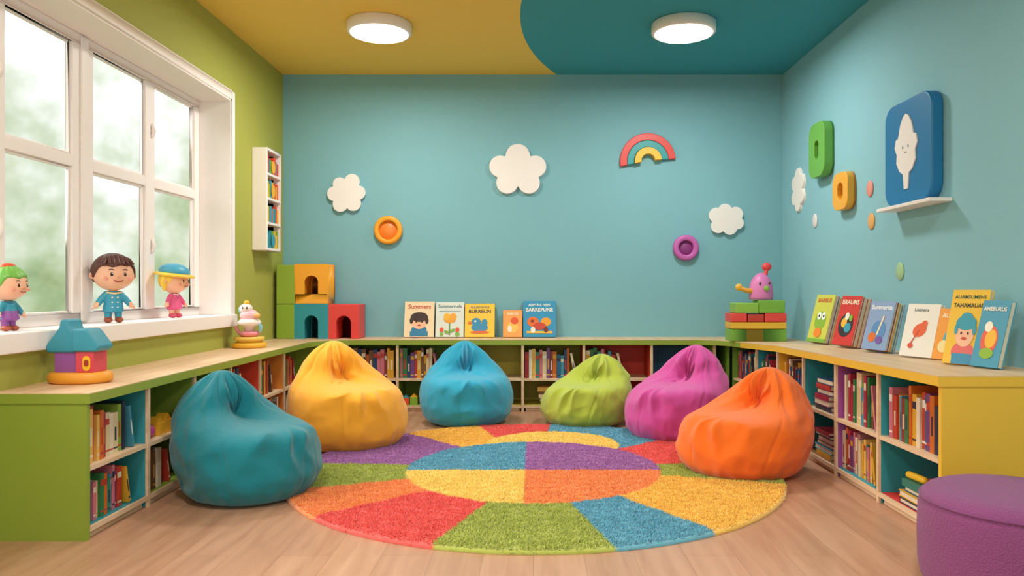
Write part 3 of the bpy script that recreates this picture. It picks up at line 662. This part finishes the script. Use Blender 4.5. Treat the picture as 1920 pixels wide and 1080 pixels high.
# ---------------------------------------------------------------- figurines on window sill
def doll(name,pos,yaw,Ht,shirt,pants,shoes,kind,headyaw=0):
    T=Tr(*pos)@Rd(yaw,'Z')@Matrix.Scale(Ht,4)
    e=empty(name)
    b=MB(); g=plast(shirt)
    b.lathe([(.09,.15),(.135,.155),(.13,.22),(.115,.32),(.10,.40),(.06,.45),(.03,.47)],g,sy=.8,n=32)
    if kind!='boy': b.lathe([(.10,.17),(.16,.175),(.14,.24),(.11,.33)],g,sy=.85,n=32)
    for s in(-1,1):
        b.tube([(s*.085,0,.405),(s*.15,-.01,.34),(s*.205,-.03,.265)],[.052,.046,.04],g); 
        b.tube([(s*.205,-.03,.265),(s*.225,-.035,.24)],[.033,.036],g)
        for k_ in range(4):
            aa=-.5+.33*k_; b.tube([(s*.225,-.035,.24),(s*(.235+.03*math.cos(aa)),-.035+.03*math.sin(aa),.222-.006*k_),(s*(.24+.03*math.cos(aa)),-.037+.034*math.sin(aa),.20-.002*k_)],[.013,.011,.010],g,n=8)
        b.tube([(s*.215,-.05,.25),(s*.205,-.075,.232)],[.013,.011],g,n=8)
        b.tube([(s*.062,0,.2),(s*.065,0,.12),(s*.066,0,.05)],[.056,.048,.044],g)
        b.ell((s*.07,-.028,.042),(.055,.082,.042),g)
    b.tube([(0,0,.42),(0,0,.50)],[.045,.045],g)
    ob=b.obj('t'); ob.modifiers.new('r','REMESH').mode='VOXEL'; ob.modifiers['r'].voxel_size=.0085
    sm_=ob.modifiers.new('s','SMOOTH'); sm_.iterations=3
    bpy.context.view_layer.update()
    me=bpy.data.meshes.new_from_object(ob.evaluated_get(bpy.context.evaluated_depsgraph_get())); bpy.data.objects.remove(ob)
    me.materials.clear()
    for h in (shirt,pants,shoes,SKIN): me.materials.append(plast(h))
    for p in me.polygons:
        c=p.center; k_=0
        hemz=.165 if kind=='boy' else .178
        if c.z<.082 : k_=2
        elif c.z<hemz: k_=1
        elif abs(c.x)>.188 and c.z<.29: k_=3
        elif c.z>.452 and abs(c.x)<.06: k_=3
        if kind=='girl' and .082<=c.z<.15: k_=3
        if kind=='green' and .15<c.z<.30 and abs(c.x)<.15: k_=1
        p.material_index=k_; p.use_smooth=True
    me.transform(T); o=bpy.data.objects.new('body',me); sc.collection.objects.link(o); o.parent=e
    b=MB(); b.T=T@Rd(headyaw,'Z'); sk=plast(SKIN); hz=.70
    def hf(d): return 1+.05*math.exp(-((d[2]+.35)**2)/.1)*(1 if d[1]<0 else .3)
    b.ell((0,0,hz),(.262,.235,.245),sk,fn=hf,nu=48,nv=32)
    for s in(-1,1):
        b.ell((s*.262,.01,hz-.03),(.042,.032,.052),sk); b.ell((s*.278,-.012,hz-.03),(.02,.014,.028),plast('#E39A76'))
        b.ell((s*.085,-.228,hz-.015),(.019,.012,.027),plast('#2A1B1A')); b.ell((s*.08,-.238,hz-.005),(.006,.005,.007),plast('#FFFFFF'))
        b.ell((s*.15,-.198,hz-.075),(.036,.016,.026),plast('#F2A592'))
        b.tube([(s*.06,-.225,hz+.045),(s*.09,-.222,hz+.055),(s*.118,-.213,hz+.047)],.007,plast('#4A2C22'),n=8)
    b.ell((0,-.247,hz-.05),(.02,.018,.016),plast('#E9A27E'))
    b.tube([(.06*math.sin(t),-.243+.012*abs(math.sin(t)),hz-.095-.025*math.cos(t)) for t in [-1.2+.3*i for i in range(9)]],.007,plast('#A8433A'),n=8)
    b.obj('head',e)
    b=MB(); b.T=T@Rd(headyaw,'Z')
    hc={'boy':'#5A342E','girl':'#F8CC4A','green':'#76BA50'}[kind]
    def hair(d):
        a=math.atan2(d[0],-d[1])
        front=.34+.03*math.sin(a*9+.6)+.04*math.sin(a*4)
        back=-.55
        t=sst(.85,1.35,abs(a)); line=front*(1-t)+(back if abs(a)>1.7 else back*.55)*t
        v=sst(-.05,.05,d[2]-line)
        return .86+(.225+.010*math.sin(a*16+d[2]*4)+ .03*d[2])*v
    b.ell((0,.008,hz+.012),(.262,.240,.25),plast(hc),fn=hair,nu=96,nv=64)
    if kind=='boy':
        for aa in range(-3,4): b.tube([(.035*aa,-.04,hz+.262-abs(aa)*.010),(.052*aa,-.15,hz+.222-abs(aa)*.012),(.062*aa+.01,-.222,hz+.135)],[.03,.036,.014],plast(hc),n=10)
    if kind=='girl':
        b.lathe([(.22,.0),(.34,-.02),(.36,-.005),(.34,.02),(.24,.05)],plast('#F8CF4A'),Tr(0,0,hz+.10)@Rd(8,'X'),n=48)
        b.lathe([(.272,.04),(.27,.1),(.235,.165),(.15,.215),(.05,.235),(.005,.236)],plast('#4AA8CA'),Tr(0,.01,hz+.08)@Rd(8,'X'),n=48)
        for s in(-1,1): b.tube([(s*.235,.04,hz+.08),(s*.265,.05,hz-.06),(s*.235,.06,hz-.17)],[.06,.065,.03],plast(hc))
    if kind=='green':
        b.ell((0,0,hz+.275),(.10,.085,.05),plast('#E4572E')); b.ell((-.08,0,hz+.25),(.06,.05,.045),plast('#E4572E')); b.ell((.08,0,hz+.26),(.055,.05,.04),plast('#F08A2E'))
    b.obj('hair',e)
    b=MB(); b.T=T
    if kind=='boy':
        for z in(.22,.29,.36): 
            for s in(-1,1): b.ell((s*.035,-.105+.03*max(0,(z-.25))*4*.3,z),(.011,.008,.011),plast('#F6F0E6'),nu=12,nv=8)
        b.tube([(-.09,-.05,.43),(0,-.085,.415),(.09,-.05,.43)],.014,plast('#F2D9A0'),n=8)
    else:
        b.tube([(-.07,-.05,.44),(0,-.075,.43),(.07,-.05,.44)],.012,plast('#F7D6DC' if kind=='girl' else '#2F8FA0'),n=8)
    b.obj('garment_trim',e)
    return e
sz=.8205
doll('boy_figurine',(-2.245,3.99,sz),42,.375,'#3A9EBC','#3A9EBC','#A5543A','boy',4)
doll('girl_figurine',(-2.25,4.68,sz),72,.335,'#E85C90','#E85C90','#DC5870','girl',14)
doll('green_haired_figurine',(-2.25,3.20,sz),80,.285,'#3090AA','#92509E','#A8523A','green',8)

# ---------------------------------------------------------------- world & lights
w=bpy.data.worlds.new('World'); sc.world=w; w.use_nodes=True; nt=w.node_tree;n=nt.nodes;l=nt.links
bg=n['Background']; tc=n.new('ShaderNodeTexCoord')
nz=n.new('ShaderNodeTexNoise'); nz.inputs['Scale'].default_value=9; nz.inputs['Detail'].default_value=4; nz.inputs['Roughness'].default_value=.55
l.new(tc.outputs['Generated'],nz.inputs['Vector'])
sp=n.new('ShaderNodeSeparateXYZ'); l.new(tc.outputs['Generated'],sp.inputs[0])
ml=n.new('ShaderNodeMath'); ml.operation='MULTIPLY_ADD'; ml.inputs[1].default_value=.62; l.new(sp.outputs['Z'],ml.inputs[0]); l.new(nz.outputs['Fac'],ml.inputs[2])
rp=n.new('ShaderNodeValToRGB'); els=rp.color_ramp.elements
els[0].position=.36; els[0].color=(.19,.27,.12,1); els[1].position=.76; els[1].color=(1,1,1,1)
q=els.new(.47); q.color=(.32,.41,.24,1); q=els.new(.56); q.color=(.48,.54,.41,1); q=els.new(.66); q.color=(.68,.72,.66,1)
l.new(ml.outputs[0],rp.inputs['Fac'])
mr=n.new('ShaderNodeMapRange'); mr.inputs[1].default_value=-.25; mr.inputs[2].default_value=.1; l.new(sp.outputs['X'],mr.inputs[0])
mx=n.new('ShaderNodeMix'); mx.data_type='RGBA'; mx.inputs[7].default_value=(1,.97,.93,1); l.new(mr.outputs[0],mx.inputs[0]); l.new(rp.outputs['Color'],mx.inputs[6])
l.new(mx.outputs[2],bg.inputs['Color']); bg.inputs['Strength'].default_value=1.5
su=bpy.data.lights.new('sun','SUN'); su.energy=4.4; su.angle=math.radians(45); su.color=(1,.94,.86)
so=bpy.data.objects.new('sun',su); sc.collection.objects.link(so)
so.rotation_euler=Vector((1,.15,-.7)).to_track_quat('-Z','Y').to_euler()
for x,y in SEEN_AND_ADDED_LAMPS:  # the added, unseen front pair gets fill light here too
    la=bpy.data.lights.new('ceiling_lamp_light','AREA'); la.shape='DISK'; la.size=.38; la.energy=31; la.color=(1,.95,.89)
    lo=bpy.data.objects.new('ceiling_lamp_light',la); lo.location=(x,y,H-.092); sc.collection.objects.link(lo)

cam=bpy.data.cameras.new('camera'); co=bpy.data.objects.new('camera',cam); sc.collection.objects.link(co)
co.location=(0,0,1); co.rotation_euler=(PI/2,0,0); cam.sensor_width=36; cam.lens=1400*36/1920; cam.shift_x=-40/1920; cam.shift_y=2/1920; cam.clip_start=.05
sc.camera=co
